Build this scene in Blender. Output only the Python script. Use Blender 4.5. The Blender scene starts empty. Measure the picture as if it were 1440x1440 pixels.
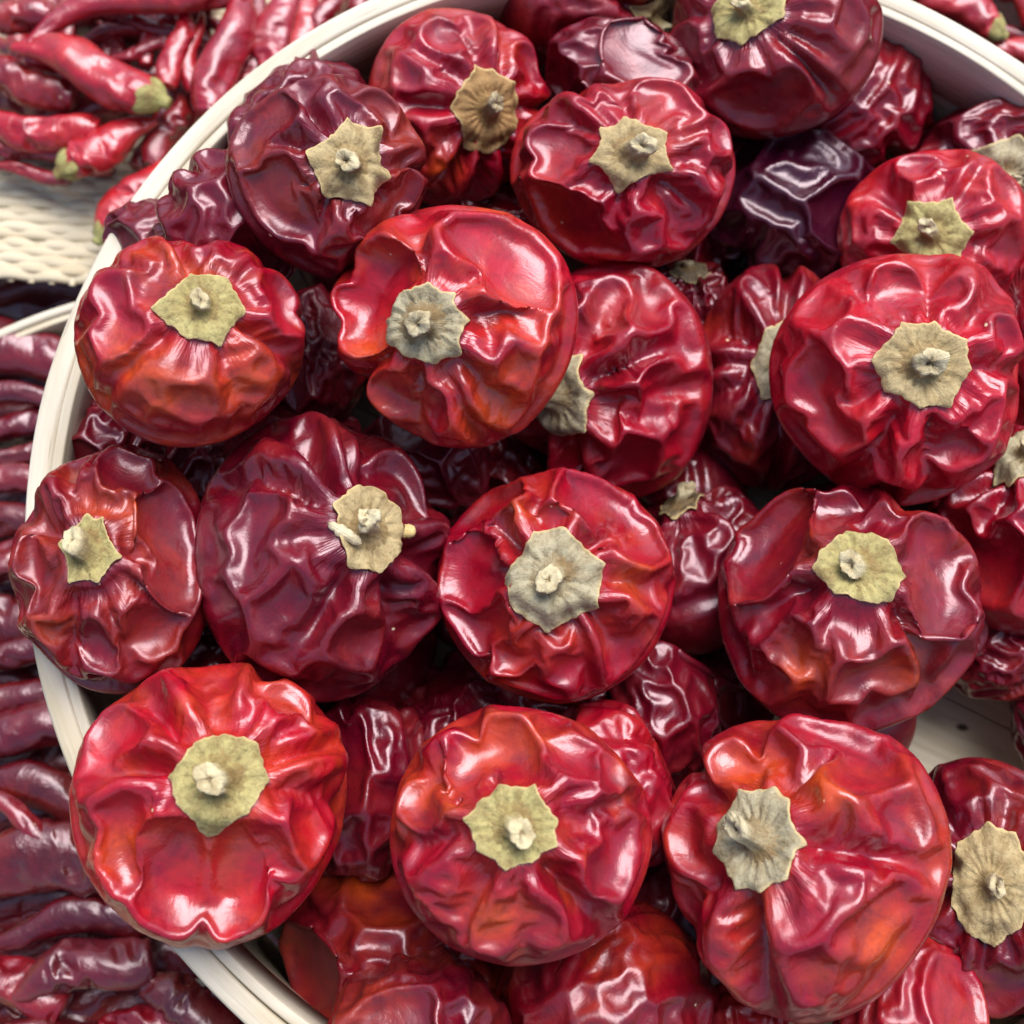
import bpy, bmesh, math, random
import numpy as np
from concurrent.futures import ThreadPoolExecutor
from mathutils import Vector, Matrix, Quaternion
from mathutils.kdtree import KDTree

# ------------------------------------------------------------------ camera, sky, sun, exposure
sc = bpy.context.scene
COL = sc.collection
RIM_Z = 0.065                      # height of the big basket's rim above its base
LENS, PITCH, ROLL = 45.0, math.radians(75.856), math.radians(8.3856)
DIST, TX, TY = 0.29810, -0.036477, -0.010971
FWD = np.array([0, math.cos(PITCH), -math.sin(PITCH)])
UP0 = np.array([0, math.sin(PITCH), math.cos(PITCH)])
X0 = np.array([1.0, 0, 0])
RIGHT = math.cos(ROLL)*X0 + math.sin(ROLL)*UP0
UP = -math.sin(ROLL)*X0 + math.cos(ROLL)*UP0
CAM = np.array([TX, TY - DIST*math.cos(PITCH), RIM_Z + DIST*math.sin(PITCH)])
cd = bpy.data.cameras.new('camera'); cam = bpy.data.objects.new('camera', cd); COL.objects.link(cam)
M = Matrix(((RIGHT[0], UP[0], -FWD[0], CAM[0]), (RIGHT[1], UP[1], -FWD[1], CAM[1]), (RIGHT[2], UP[2], -FWD[2], CAM[2]), (0, 0, 0, 1)))
cam.matrix_world = M
cd.lens = LENS; cd.sensor_width = 36; cd.clip_start = .01; cd.clip_end = 100
cd.dof.use_dof = True; cd.dof.focus_distance = 0.275; cd.dof.aperture_fstop = 14
sc.camera = cam
SUN_EL, SUN_AZ = math.radians(62), math.radians(-10)      # azimuth measured from +y towards -x
w = bpy.data.worlds.new('World'); sc.world = w; w.use_nodes = True
wn = w.node_tree; sky = wn.nodes.new('ShaderNodeTexSky'); sky.sky_type = 'NISHITA'; sky.sun_disc = False
sky.sun_elevation = SUN_EL; sky.sun_rotation = -SUN_AZ; sky.air_density = 1.0; sky.dust_density = 3.0
wn.links.new(sky.outputs[0], wn.nodes['Background'].inputs[0]); wn.nodes['Background'].inputs[1].default_value = .062
sl = bpy.data.lights.new('sun', 'SUN'); sl.energy = 1.5; sl.angle = math.radians(46); sl.color = (1, .995, .985)
sun = bpy.data.objects.new('sun', sl); COL.objects.link(sun)
sdir = Vector((-math.sin(SUN_AZ)*math.cos(SUN_EL), math.cos(SUN_AZ)*math.cos(SUN_EL), math.sin(SUN_EL)))
sun.rotation_euler = sdir.to_track_quat('Z', 'Y').to_euler(); sun.location = sdir*2
sc.view_settings.view_transform = 'Standard'; sc.view_settings.look = 'None'; sc.view_settings.gamma = 1
sc.view_settings.use_curve_mapping = False
sc.view_settings.exposure = 1.62

def ray(px, py):
    x = (px-720)/1440*36/LENS; y = -(py-720)/1440*36/LENS
    return FWD + x*RIGHT + y*UP                           # length 1 along the optical axis
def at(px, py, z):
    d = ray(px, py); return CAM + d*((z-CAM[2])/d[2])
PXM = 1440*LENS/36                                        # pixels per (metre / metre of depth)

# ------------------------------------------------------------------ helpers
def mat(name):
    m = bpy.data.materials.new(name); m.use_nodes = True
    return m, m.node_tree, m.node_tree.nodes['Principled BSDF']
def node(t, kind, **kw):
    n = t.nodes.new(kind)
    for k, v in kw.items():
        if k.startswith('i_'):
            key = k[2:].replace('_', ' ')
            n.inputs[key].default_value = v
        else: setattr(n, k, v)
    return n
def ramp(t, fac, stops):
    n = t.nodes.new('ShaderNodeValToRGB'); t.links.new(fac, n.inputs[0])
    e = n.color_ramp.elements
    while len(e) < len(stops): e.new(.5)
    for q, (p, c) in enumerate(stops):
        e[q].position = p; e[q].color = (c, c, c, 1) if isinstance(c, (int, float)) else (*c, 1)
    return n.outputs[0]
def mix(t, fac, a, b, mode='MIX'):
    n = t.nodes.new('ShaderNodeMix'); n.data_type = 'RGBA'; n.blend_type = mode
    for s, v in ((0, fac), (6, a), (7, b)):
        if hasattr(v, 'is_linked') or hasattr(v, 'links'): t.links.new(v, n.inputs[s])
        else: n.inputs[s].default_value = v if s == 0 else (*v, 1)
    return n.outputs[2]
def math_(t, op, a, b=0.0, clamp=False):
    n = t.nodes.new('ShaderNodeMath'); n.operation = op; n.use_clamp = clamp
    for s, v in ((0, a), (1, b)):
        if hasattr(v, 'links'): t.links.new(v, n.inputs[s])
        else: n.inputs[s].default_value = v
    return n.outputs[0]
def noise(t, vec, scale, detail=3, rough=.5, dist=0.0):
    n = node(t, 'ShaderNodeTexNoise', i_Scale=scale, i_Detail=detail, i_Roughness=rough, i_Distortion=dist)
    t.links.new(vec, n.inputs['Vector']); return n.outputs[0]
def bump(t, b, h, strength, dist, prev=None):
    n = node(t, 'ShaderNodeBump', i_Strength=strength, i_Distance=dist); t.links.new(h, n.inputs['Height'])
    if prev is not None: t.links.new(prev, n.inputs['Normal'])
    t.links.new(n.outputs[0], b.inputs['Normal']); return n.outputs[0]
def mesh_obj(name, V, F, material, parent=None, smooth=True):
    me = bpy.data.meshes.new(name); V = np.asarray(V, float)
    F = F.tolist() if isinstance(F, np.ndarray) else F
    me.from_pydata(V.tolist(), [], F)
    if smooth: me.shade_smooth()
    me.materials.append(material); me.update()
    o = bpy.data.objects.new(name, me); COL.objects.link(o)
    if parent is not None: o.parent = parent
    return o
def vec_attr(o, name, A):
    a = o.data.attributes.new(name, 'FLOAT_VECTOR', 'POINT'); a.data.foreach_set('vector', np.asarray(A, np.float32).ravel())
def thing(name, label, cat, loc, group=None):
    o = bpy.data.objects.new(name, None); COL.objects.link(o); o.location = loc; o.empty_display_size = .01
    o['label'] = label; o['category'] = cat
    if group: o['group'] = group
    return o

# ------------------------------------------------------------------ materials
def skin_material(name, bumpy, coat):
    m, t, b = mat(name); L = t.links.new
    oi = node(t, 'ShaderNodeObjectInfo'); tc = node(t, 'ShaderNodeTexCoord')
    off = node(t, 'ShaderNodeVectorMath', operation='SCALE', i_Scale=3.7)
    cmb = node(t, 'ShaderNodeCombineXYZ')
    for q in range(3): L(oi.outputs['Random'], cmb.inputs[q])
    L(cmb.outputs[0], off.inputs[0])
    add = node(t, 'ShaderNodeVectorMath', operation='ADD'); L(tc.outputs['Object'], add.inputs[0]); L(off.outputs[0], add.inputs[1])
    P = add.outputs[0]
    col = oi.outputs['Color']
    # lighter, orange-red patches where the flesh is thin
    n1 = noise(t, P, 55, 3, .55, .4)
    om = ramp(t, n1, [(.45, 0.), (.66, 1.)])
    om = math_(t, 'MULTIPLY', om, oi.outputs['Alpha'])
    pa = node(t, 'ShaderNodeAttribute', attribute_name='polar'); ps = node(t, 'ShaderNodeSeparateXYZ'); L(pa.outputs['Vector'], ps.inputs[0])
    spa = node(t, 'ShaderNodeAttribute', attribute_name='spot')
    om = math_(t, 'MAXIMUM', om, math_(t, 'MULTIPLY', spa.outputs['Fac'], ramp(t, n1, [(.30, .25), (.55, 1.)])))
    c1 = mix(t, om, col, (.50, .060, .006))
    # darker wine-coloured mottling
    n2 = noise(t, P, 95, 5, .62, .8)
    dm = ramp(t, n2, [(.42, 0.), (.70, .72)])
    dark = mix(t, 1., col, (.34, .36, .75), 'MULTIPLY')
    c2 = mix(t, dm, c1, dark)
    # fine fibres and freckles
    n3 = noise(t, P, 700, 4, .6)
    fm = ramp(t, n3, [(.50, 0.), (.78, .45)])
    c3 = mix(t, fm, c2, mix(t, 1., c2, (.45, .4, .5), 'MULTIPLY'))
    # crumbs of pale dust
    vo = node(t, 'ShaderNodeTexVoronoi', i_Scale=170.0); L(P, vo.inputs['Vector'])
    sp = ramp(t, vo.outputs['Distance'], [(.05, 1.), (.085, 0.)])
    sep = node(t, 'ShaderNodeSeparateColor'); L(vo.outputs['Color'], sep.inputs[0])
    sp = math_(t, 'MULTIPLY', sp, ramp(t, sep.outputs[0], [(.90, 0.), (.905, 1.)]))
    c4 = mix(t, sp, c3, (.70, .55, .36))
    L(c4, b.inputs['Base Color'])
    n4 = noise(t, P, 140, 4, .6)
    n5 = noise(t, P, 38, 3, .6)
    L(math_(t, 'ADD', ramp(t, n4, [(.3, .22), (.75, .33)]), ramp(t, n5, [(.42, 0.), (.70, .18)])), b.inputs['Roughness'])
    b.inputs['IOR'].default_value = 1.70; b.inputs['Specular Tint'].default_value = (1., .82, .90, 1)
    b.inputs['Coat Weight'].default_value = coat; b.inputs['Coat Roughness'].default_value = .2
    b.inputs['Sheen Weight'].default_value = 0.
    p = bump(t, b, noise(t, P, 130, 4, .6, .6), .30*bumpy, .0012)
    # fine pleats that run away from the stem
    pv = node(t, 'ShaderNodeVectorMath', operation='ADD'); L(pa.outputs['Vector'], pv.inputs[0]); L(off.outputs[0], pv.inputs[1])
    pl = math_(t, 'MULTIPLY', noise(t, pv.outputs[0], 1.0, 3, .55, .3), ramp(t, ps.outputs[2], [(.45, 1.), (1., .15)]))
    if bumpy == 1.0: p = bump(t, b, pl, .5, .0022, p)
    p = bump(t, b, noise(t, P, 900, 3, .6), .14, .0003, p)
    return m
SKIN = skin_material('pepper_skin', 1.0, .15)
CHILLI = skin_material('chilli_skin', 2.6, .5)

def calyx_material():
    m, t, b = mat('dry_calyx'); L = t.links.new
    oi = node(t, 'ShaderNodeObjectInfo'); at_ = node(t, 'ShaderNodeAttribute', attribute_name='grain')
    sep = node(t, 'ShaderNodeSeparateXYZ'); L(at_.outputs['Vector'], sep.inputs[0])
    tc = node(t, 'ShaderNodeTexCoord')
    cmb = node(t, 'ShaderNodeCombineXYZ')
    L(math_(t, 'MULTIPLY', sep.outputs[0], 2.2), cmb.inputs[0]); L(math_(t, 'MULTIPLY', sep.outputs[1], 4.2), cmb.inputs[1]); L(math_(t, 'MULTIPLY', oi.outputs['Random'], 30.), cmb.inputs[2])
    streak = noise(t, cmb.outputs[0], 1.0, 5, .62)
    blot = noise(t, tc.outputs['Object'], 210, 4, .65)
    fine = noise(t, tc.outputs['Object'], 1100, 3, .6)
    c = mix(t, ramp(t, streak, [(.42, 0.), (.72, .8)]), oi.outputs['Color'], mix(t, 1., oi.outputs['Color'], (.58, .52, .42), 'MULTIPLY'))
    cen = math_(t, 'MULTIPLY', ramp(t, sep.outputs[0], [(.22, 1.), (.55, 0.)]), ramp(t, blot, [(.35, .15), (.6, .9)]))
    c = mix(t, cen, c, (.20, .115, .035))
    c = mix(t, ramp(t, blot, [(.48, 0.), (.68, .6)]), c, (.16, .095, .035))
    c = mix(t, ramp(t, fine, [(.50, 0.), (.75, .6)]), c, (.10, .07, .03))
    edge = ramp(t, sep.outputs[0], [(.93, 0.), (.99, .65)])
    c = mix(t, edge, c, (.62, .47, .22))
    tip = ramp(t, sep.outputs[2], [(.35, 0.), (.85, 1.)])
    c = mix(t, math_(t, 'MULTIPLY', tip, ramp(t, blot, [(.4, .9), (.65, .35)])), c, (.60, .52, .33))
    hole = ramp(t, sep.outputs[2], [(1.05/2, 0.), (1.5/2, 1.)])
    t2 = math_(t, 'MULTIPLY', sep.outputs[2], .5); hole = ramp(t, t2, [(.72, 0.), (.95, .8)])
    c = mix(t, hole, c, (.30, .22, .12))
    L(c, b.inputs['Base Color']); b.inputs['Roughness'].default_value = .72
    b.inputs['Specular IOR Level'].default_value = .3
    p = bump(t, b, streak, .4, .0012); p = bump(t, b, blot, .5, .0012, p); bump(t, b, fine, .5, .0004, p)
    return m
CALYX = calyx_material()

def wood_material(name, colA, colB, knot=None):
    m, t, b = mat(name); L = t.links.new
    a = node(t, 'ShaderNodeAttribute', attribute_name='grain')
    mp = node(t, 'ShaderNodeMapping'); mp.inputs['Scale'].default_value = (12, 480, 480); L(a.outputs['Vector'], mp.inputs[0])
    g = noise(t, mp.outputs[0], 1.0, 5, .6, .5)
    mp2 = node(t, 'ShaderNodeMapping'); mp2.inputs['Scale'].default_value = (25, 90, 90); L(a.outputs['Vector'], mp2.inputs[0])
    g2 = noise(t, mp2.outputs[0], 1.0, 3, .55)
    c = mix(t, ramp(t, g, [(.35, 0.), (.72, 1.)]), colA, colB)
    c = mix(t, ramp(t, g2, [(.48, 0.), (.72, .7)]), c, (colB[0]*.8, colB[1]*.75, colB[2]*.62))
    mp3 = node(t, 'ShaderNodeMapping'); mp3.inputs['Scale'].default_value = (45, 1300, 1300); L(a.outputs['Vector'], mp3.inputs[0])
    g3 = noise(t, mp3.outputs[0], 1.0, 2, .5)
    c = mix(t, ramp(t, g3, [(.70, 0.), (.76, .6)]), c, (.16, .11, .06))
    if knot is not None:
        dv = node(t, 'ShaderNodeVectorMath', operation='DISTANCE')
        tc = node(t, 'ShaderNodeNewGeometry'); mk = node(t, 'ShaderNodeMapping'); mk.inputs['Scale'].default_value = (1, 1.7, 0)
        L(tc.outputs['Position'], mk.inputs[0]); L(mk.outputs[0], dv.inputs[0]); dv.inputs[1].default_value = (knot[0], knot[1]*1.7, 0)
        c = mix(t, ramp(t, math_(t, 'MULTIPLY', dv.outputs['Value'], 100.), [(.10, 1.), (.22, 0.)]), c, (.05, .03, .015))
    L(c, b.inputs['Base Color']); b.inputs['Roughness'].default_value = .62; b.inputs['Specular IOR Level'].default_value = .35
    p = bump(t, b, g, .5, .0006); bump(t, b, g3, .3, .0004, p)
    return m
KNOT = at(1353, 1023, .004)
WOOD = wood_material('pale_rim_wood', (.60, .545, .45), (.50, .44, .34))
BOARD = wood_material('base_board_wood', (.64, .56, .43), (.52, .44, .32), KNOT)
WALLW = wood_material('basket_wall_wood', (.60, .52, .40), (.50, .42, .30))
CANE = wood_material('woven_cane', (.62, .545, .40), (.48, .40, .27))
def ground_material():
    m, t, b = mat('dark_cloth'); tc = node(t, 'ShaderNodeTexCoord')
    t.links.new(ramp(t, noise(t, tc.outputs['Object'], 300, 4), [(.3, (.010, .004, .004)), (.7, (.026, .010, .009))]), b.inputs['Base Color'])
    b.inputs['Roughness'].default_value = .9; b.inputs['Specular IOR Level'].default_value = .1
    return m

# ------------------------------------------------------------------ setting
def box_mesh(x0, x1, y0, y1, z0, z1):
    V = [(x, y, z) for z in (z0, z1) for y in (y0, y1) for x in (x0, x1)]
    F = [(0, 2, 3, 1), (4, 5, 7, 6), (0, 1, 5, 4), (2, 6, 7, 3), (0, 4, 6, 2), (1, 3, 7, 5)]
    return V, F
V, F = box_mesh(-.7, .7, -.7, .7, -.066, -.060)
g = mesh_obj('ground', V, F, ground_material(), smooth=False); g['kind'] = 'structure'

# ------------------------------------------------------------------ baskets
rngB = np.random.default_rng(11)
def hoop(name, cx, cy, prof, material, parent, wob, n=256, a0=0., a1=2*math.pi):
    """prof: closed list of (radius, z); swept round a circle; slightly uneven like bent wood"""
    full = abs(a1-a0-2*math.pi) < 1e-6
    k = len(prof); V = []; G = []
    ph = rngB.uniform(0, 6.28, 8)
    m_ = n if full else n+1
    for i in range(m_):
        a = a0+(a1-a0)*i/n
        for j, (r, z) in enumerate(prof):
            dr = wob*(math.sin(3*a+ph[0])+.6*math.sin(7*a+ph[1])+.35*math.sin(17*a+ph[2]+j*.2))
            dz = wob*.8*(math.sin(2*a+ph[3])+.5*math.sin(9*a+ph[4])+.35*math.sin(23*a+ph[5]))*(1 if z > RIM_Z*.5 or z > -.03 else 0)
            V.append((cx+(r+dr)*math.cos(a), cy+(r+dr)*math.sin(a), z+dz))
            G.append((a*r, r, z))
    F = []
    for i in range(n):
        i2 = (i+1) % m_
        for j in range(k):
            j2 = (j+1) % k
            F.append((i*k+j, i2*k+j, i2*k+j2, i*k+j2))
    o = mesh_obj(name, V, F, material, parent); vec_attr(o, 'grain', G)
    return o
def rprof(r0, r1, z0, z1, b=.0007):
    return [(r0, z0), (r1, z0), (r1, z1-b), (r1-b*.35, z1-b*.35), (r1-b, z1), (r0+b, z1), (r0+b*.35, z1-b*.35), (r0, z1-b)]
def planks(parent, cx, cy, R, z0, z1, ang, width, material):
    ca, sa = math.cos(ang), math.sin(ang); n = int(R/width)+1
    for q in range(-n, n):
        y0, y1 = q*width+.0002, (q+1)*width-.0002
        if max(abs(y0), abs(y1)) >= R and min(abs(y0), abs(y1)) >= R: continue
        f = lambda y: math.sqrt(max(R*R-y*y, 1e-8))
        ys = np.linspace(y0, y1, 5); ys = np.clip(ys, -R, R)
        dz = rngB.uniform(-.0003, .0003)
        V = []; G = []; 
        for z in (z0, z1+dz):
            for y in ys:
                for s in (-1, 1):
                    x = s*f(y); V.append((cx+ca*x-sa*y, cy+sa*x+ca*y, z)); G.append((x+q*.37, y, z))
        F = []; k = len(ys)*2
        for i in range(len(ys)-1):
            a = i*2; F += [(a, a+2, a+3, a+1), (k+a, k+a+1, k+a+3, k+a+2), (a, k+a, k+a+2, a+2), (a+1, a+3, k+a+3, k+a+1)]
        F += [(0, 1, k+1, k), (k-2, 2*k-2, 2*k-1, k-1)]
        o = mesh_obj('base_board', V, F, material, parent, smooth=False); vec_attr(o, 'grain', G)
# the big round basket
bk = thing('round_basket', 'large round pale wooden basket heaped with round red dried peppers', 'basket', (0, 0, 0))
R = .15
hoop('outer_hoop', 0, 0, rprof(R-.0052, R, .030, RIM_Z, .0007), WOOD, bk, .00022)
hoop('wall', 0, 0, rprof(R-.0060, R-.00525, .001, RIM_Z-.0022, .0001), WALLW, bk, .00012)
hoop('inner_hoop', 0, 0, rprof(R-.0078, R-.00532, .046, RIM_Z-.0003, .0004), WOOD, bk, .00012)
gd = at(1300, 1080, .004)-at(1230, 1045, .004)
planks(bk, 0, 0, R-.006, 0, .004, math.atan2(gd[1], gd[0]), .044, BOARD)
# the neighbouring basket under its left edge, filled with long chillies
Z2 = .0005
pA, pB = at(0, 463, Z2), at(100, 425, Z2)
mid = (pA+pB)/2; dv = pB-pA; hl = np.linalg.norm(dv[:2])/2; nrm = np.array([dv[1], -dv[0]])/np.linalg.norm(dv[:2])
c2 = mid[:2]+nrm*math.sqrt(R*R-hl*hl)
b2 = thing('chilli_basket', 'second pale wooden basket holding long dark chillies, tucked under the big basket', 'basket', (c2[0], c2[1], -.06))
hoop('outer_hoop', 0, 0, rprof(R-.0026, R, .025, .06+Z2), WOOD, b2, .00025)
hoop('wall', 0, 0, rprof(R-.0046, R-.0028, .001, .06+Z2-.001, .0004), WALLW, b2, .0002)
planks(b2, 0, 0, R-.005, 0, .003, .4, .044, BOARD)

# the woven tray at the upper left: over-under cane, straight wefts and ribs
def woven_tray():
    Z = -.012
    e0, e1 = at(0, 396, Z), at(118, 404, Z)            # its lower edge
    ux = e1-e0; ux[2] = 0; ux /= np.linalg.norm(ux); uy = np.array([-ux[1], ux[0], 0])
    org = e0+ux*.0
    tr = thing('woven_tray', 'woven pale cane tray edge beside the big basket, chillies piled on it', 'tray', (org[0], org[1], Z))
    pitch, rib = .0027, .0062
    x0, x1 = -.10, .16
    rr = np.random.default_rng(3)
    def strand(j, name, parent):
        n = 150; V = []; G = []; xs = np.linspace(x0, x1, n)
        k = 8; p1, p2 = rr.uniform(0, 6.28, 2); am = rr.uniform(.7, 1.2)
        for x in xs:
            yc = (j+.5)*pitch+.00035*math.sin(x*70+p1)+.0002*math.sin(x*210+p2)+.0016*math.sin(x*16+.6)
            zc = .00055*am*math.sin(math.pi*x/rib+math.pi*j)+.0003*math.sin(x*90+p2)
            for q in range(k):
                a = 2*math.pi*q/k
                V.append((ux*x+uy*(yc+.0019*math.cos(a)))+np.array([0, 0, zc+.0011*math.sin(a)]))
                G.append((x+j*.31, yc+.001*math.cos(a), .001*math.sin(a)))
        F = [(i*k+q, (i+1)*k+q, (i+1)*k+(q+1) % k, i*k+(q+1) % k) for i in range(n-1) for q in range(k)]
        o = mesh_obj(name, V, F, CANE, parent); vec_attr(o, 'grain', G)
    for j in range(60): strand(j, 'weft_strand', tr)
    i0, i1 = int(x0/rib)-1, int(x1/rib)+1
    for i in range(i0, i1):
        n = 60; k = 6; V = []; G = []; x = (i+.5)*rib
        for y in np.linspace(.0003, 60*pitch, n):
            for q in range(k):
                a = 2*math.pi*q/k
                V.append(ux*(x+.0010*math.cos(a))+uy*y+np.array([0, 0, -.0002+.0006*math.sin(a)+.0*y])); G.append((y, x, a*.001))
        F = [(s*k+q, (s+1)*k+q, (s+1)*k+(q+1) % k, s*k+(q+1) % k) for s in range(n-1) for q in range(k)]
        o = mesh_obj('rib', V, F, CANE, tr); vec_attr(o, 'grain', G)
woven_tray()

# ------------------------------------------------------------------ drying simulation: a closed skin that loses volume and buckles
def topo(n, F, kmax=6):
    opp = {}
    for a, b, c in F.tolist():
        opp[(a, b)] = c; opp[(b, c)] = a; opp[(c, a)] = b
    own = np.arange(n)
    N1 = np.repeat(own[:, None], kmax, 1); N2 = N1.copy(); cnt = [0]*n
    for a, b, c in F.tolist():
        for i, j, k in ((a, b, c), (b, c, a), (c, a, b)):
            q = cnt[i]; cnt[i] += 1
            N1[i, q] = j; N2[i, q] = opp.get((k, j), i)
    return N1, N2
class Lev:
    def __init__(s, V, F):
        s.V = V.astype(np.float32); s.F = F; s.n = len(V); s.N1, s.N2 = topo(s.n, F)
        own = np.arange(s.n)[:, None]
        s.m1 = (s.N1 != own).astype(np.float32); s.m2 = (s.N2 != own).astype(np.float32); s.c1 = s.m1.sum(1)[:, None]
def ico(level):
    bm = bmesh.new(); bmesh.ops.create_icosphere(bm, subdivisions=level, radius=1); bm.verts.ensure_lookup_table()
    V = np.array([v.co[:] for v in bm.verts]); V /= np.linalg.norm(V, axis=1)[:, None]
    F = np.array([[v.index for v in f.verts] for f in bm.faces]); bm.free()
    L = Lev(V, F); L.th = np.arccos(np.clip(L.V[:, 2], -1, 1)); L.ph = np.arctan2(L.V[:, 1], L.V[:, 0])
    return L
L5, L6 = ico(5), ico(6)
def midmap(L, L2):
    ref = [(i, i) for i in range(L.n)]; pts = [Vector(v) for v in L.V]
    seen = set()
    for a, b, c in L.F.tolist():
        for i, j in ((a, b), (b, c), (c, a)):
            if (min(i, j), max(i, j)) in seen: continue
            seen.add((min(i, j), max(i, j))); m = L.V[i]+L.V[j]; pts.append(Vector(m/np.linalg.norm(m))); ref.append((i, j))
    kd = KDTree(len(pts))
    for q, p in enumerate(pts): kd.insert(p, q)
    kd.balance()
    return np.array([ref[kd.find(v)[1]] for v in L2.V])
MID = midmap(L5, L6)
def wnoise(P, rng, scale, n=20):
    K = rng.normal(size=(n, 3)); K /= np.linalg.norm(K, axis=1)[:, None]; K *= (scale*rng.uniform(.6, 1.4, n))[:, None]
    return (np.cos(P@K.T.astype(np.float32)+rng.uniform(0, 6.28, n).astype(np.float32)).sum(1)/math.sqrt(n/2)).astype(np.float32)
def relax(X, L, R0, r1, r2, pin, soft, its, kb, press, vt, kc, pull):
    F = L.F; v = np.zeros_like(X)
    for it in range(its):
        D = X[L.N1]-X[:, None]; l = np.sqrt((D*D).sum(-1))+1e-6
        s = (l-r1)/l*L.m1; s = np.where(s < 0, s*kc, s); dx = (D*s[..., None]).sum(1)*.16
        D = X[L.N2]-X[:, None]; l = np.sqrt((D*D).sum(-1))+1e-6
        s = (l-r2)/l*L.m2; dx += (D*s[..., None]).sum(1)*kb
        fn = np.cross(X[F[:, 1]]-X[F[:, 0]], X[F[:, 2]]-X[F[:, 0]]); n = np.zeros_like(X)
        for ax in range(3):
            n[:, ax] = np.bincount(F.ravel(), weights=np.repeat(fn[:, ax], 3), minlength=len(X))
        n /= np.linalg.norm(n, axis=1)[:, None]+1e-9
        vol = (X[F[:, 0]]*fn).sum()/6
        dx -= n*(press*max(0, vol/vt-1))*(1-.65*soft)
        dx += (R0-X)*(.03*soft+pull)
        v = v*.55+dx*.9
        X = (X+v*pin).astype(np.float32)
    return X
def volume(X, F): return (X[F[:, 0]]*np.cross(X[F[:, 1]]-X[F[:, 0]], X[F[:, 2]]-X[F[:, 0]])).sum()/6
def pepper_profile(L, par):
    th, ph = L.th, L.ph
    rs = np.abs(np.sin(th)); z = np.cos(th); rad = np.abs(rs)**par['sq']
    lob = 1+par['lob']*np.cos(par['nl']*ph+par['p0'])*rs**1.5+par['lob2']*np.cos(2*ph+par['p1'])*rs
    zz = np.sign(z)*np.abs(z)**.92*par['b']-par['dep']*np.exp(-(th/par['dw'])**2)
    pw = par['nk']*.5*ph+.9*np.sin(2*ph+par['p0'])+.7*np.sin(3*ph+par['p1'])
    sink = par['pk']*((1-np.abs(np.sin(pw)))**1.6)*np.exp(-(np.clip(th-.62, -1, 9)/.32)**2)*(1+.7*np.cos(3*ph+par['p1']))
    rw = par['rk']*.5*ph+.8*np.sin(ph+par['p1'])+.5*np.sin(2*ph+par['p0'])
    sink += par['rib']*((1-np.abs(np.sin(rw)))**1.3)*np.clip((th-.28)/.3, 0, 1)*np.exp(-(np.clip(th-.95, 0, 9)/.38)**2)*(1+.55*np.cos(2*ph+par['p0']*2))
    for (c, d, wd, tm) in par['cr']:
        dp = np.arctan2(np.sin(ph-c), np.cos(ph-c))
        sink += d*np.exp(-(dp*np.maximum(rs, .25)/wd)**2)*np.exp(-np.clip((th-tm)/.3, 0, 9)**2)*np.clip((th-.25)/.25, 0, 1)
    P = np.stack([rad*lob*np.cos(ph), rad*lob*np.sin(ph), zz], -1)
    P = P-L.V*sink[:, None]
    g_ = np.random.default_rng(par['seed'])
    for (n_, rd, fac) in par['cuts']:
        q = int(np.argmax(L.V@n_)); nn = P[q]/np.linalg.norm(P[q])*.5+n_*.5; nn = nn/np.linalg.norm(nn)
        hh = P@nn; h0 = hh[q]; cut = h0*math.sqrt(max(.05, 1-rd*rd))
        wob = 1+.35*wnoise(L.V, g_, 4.)*(1-math.sqrt(1-min(rd, .9)**2))
        near = np.clip(1.6-np.linalg.norm(L.V-L.V[q], axis=1)/(rd*1.6), 0, 1)
        lid = np.clip((th-.26)/.16, 0, 1)
        P = P-nn*(fac*np.maximum(0, hh-cut*wob)*np.clip(near*2, 0, 1)*lid)[:, None]
    return P.astype(np.float32)
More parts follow.
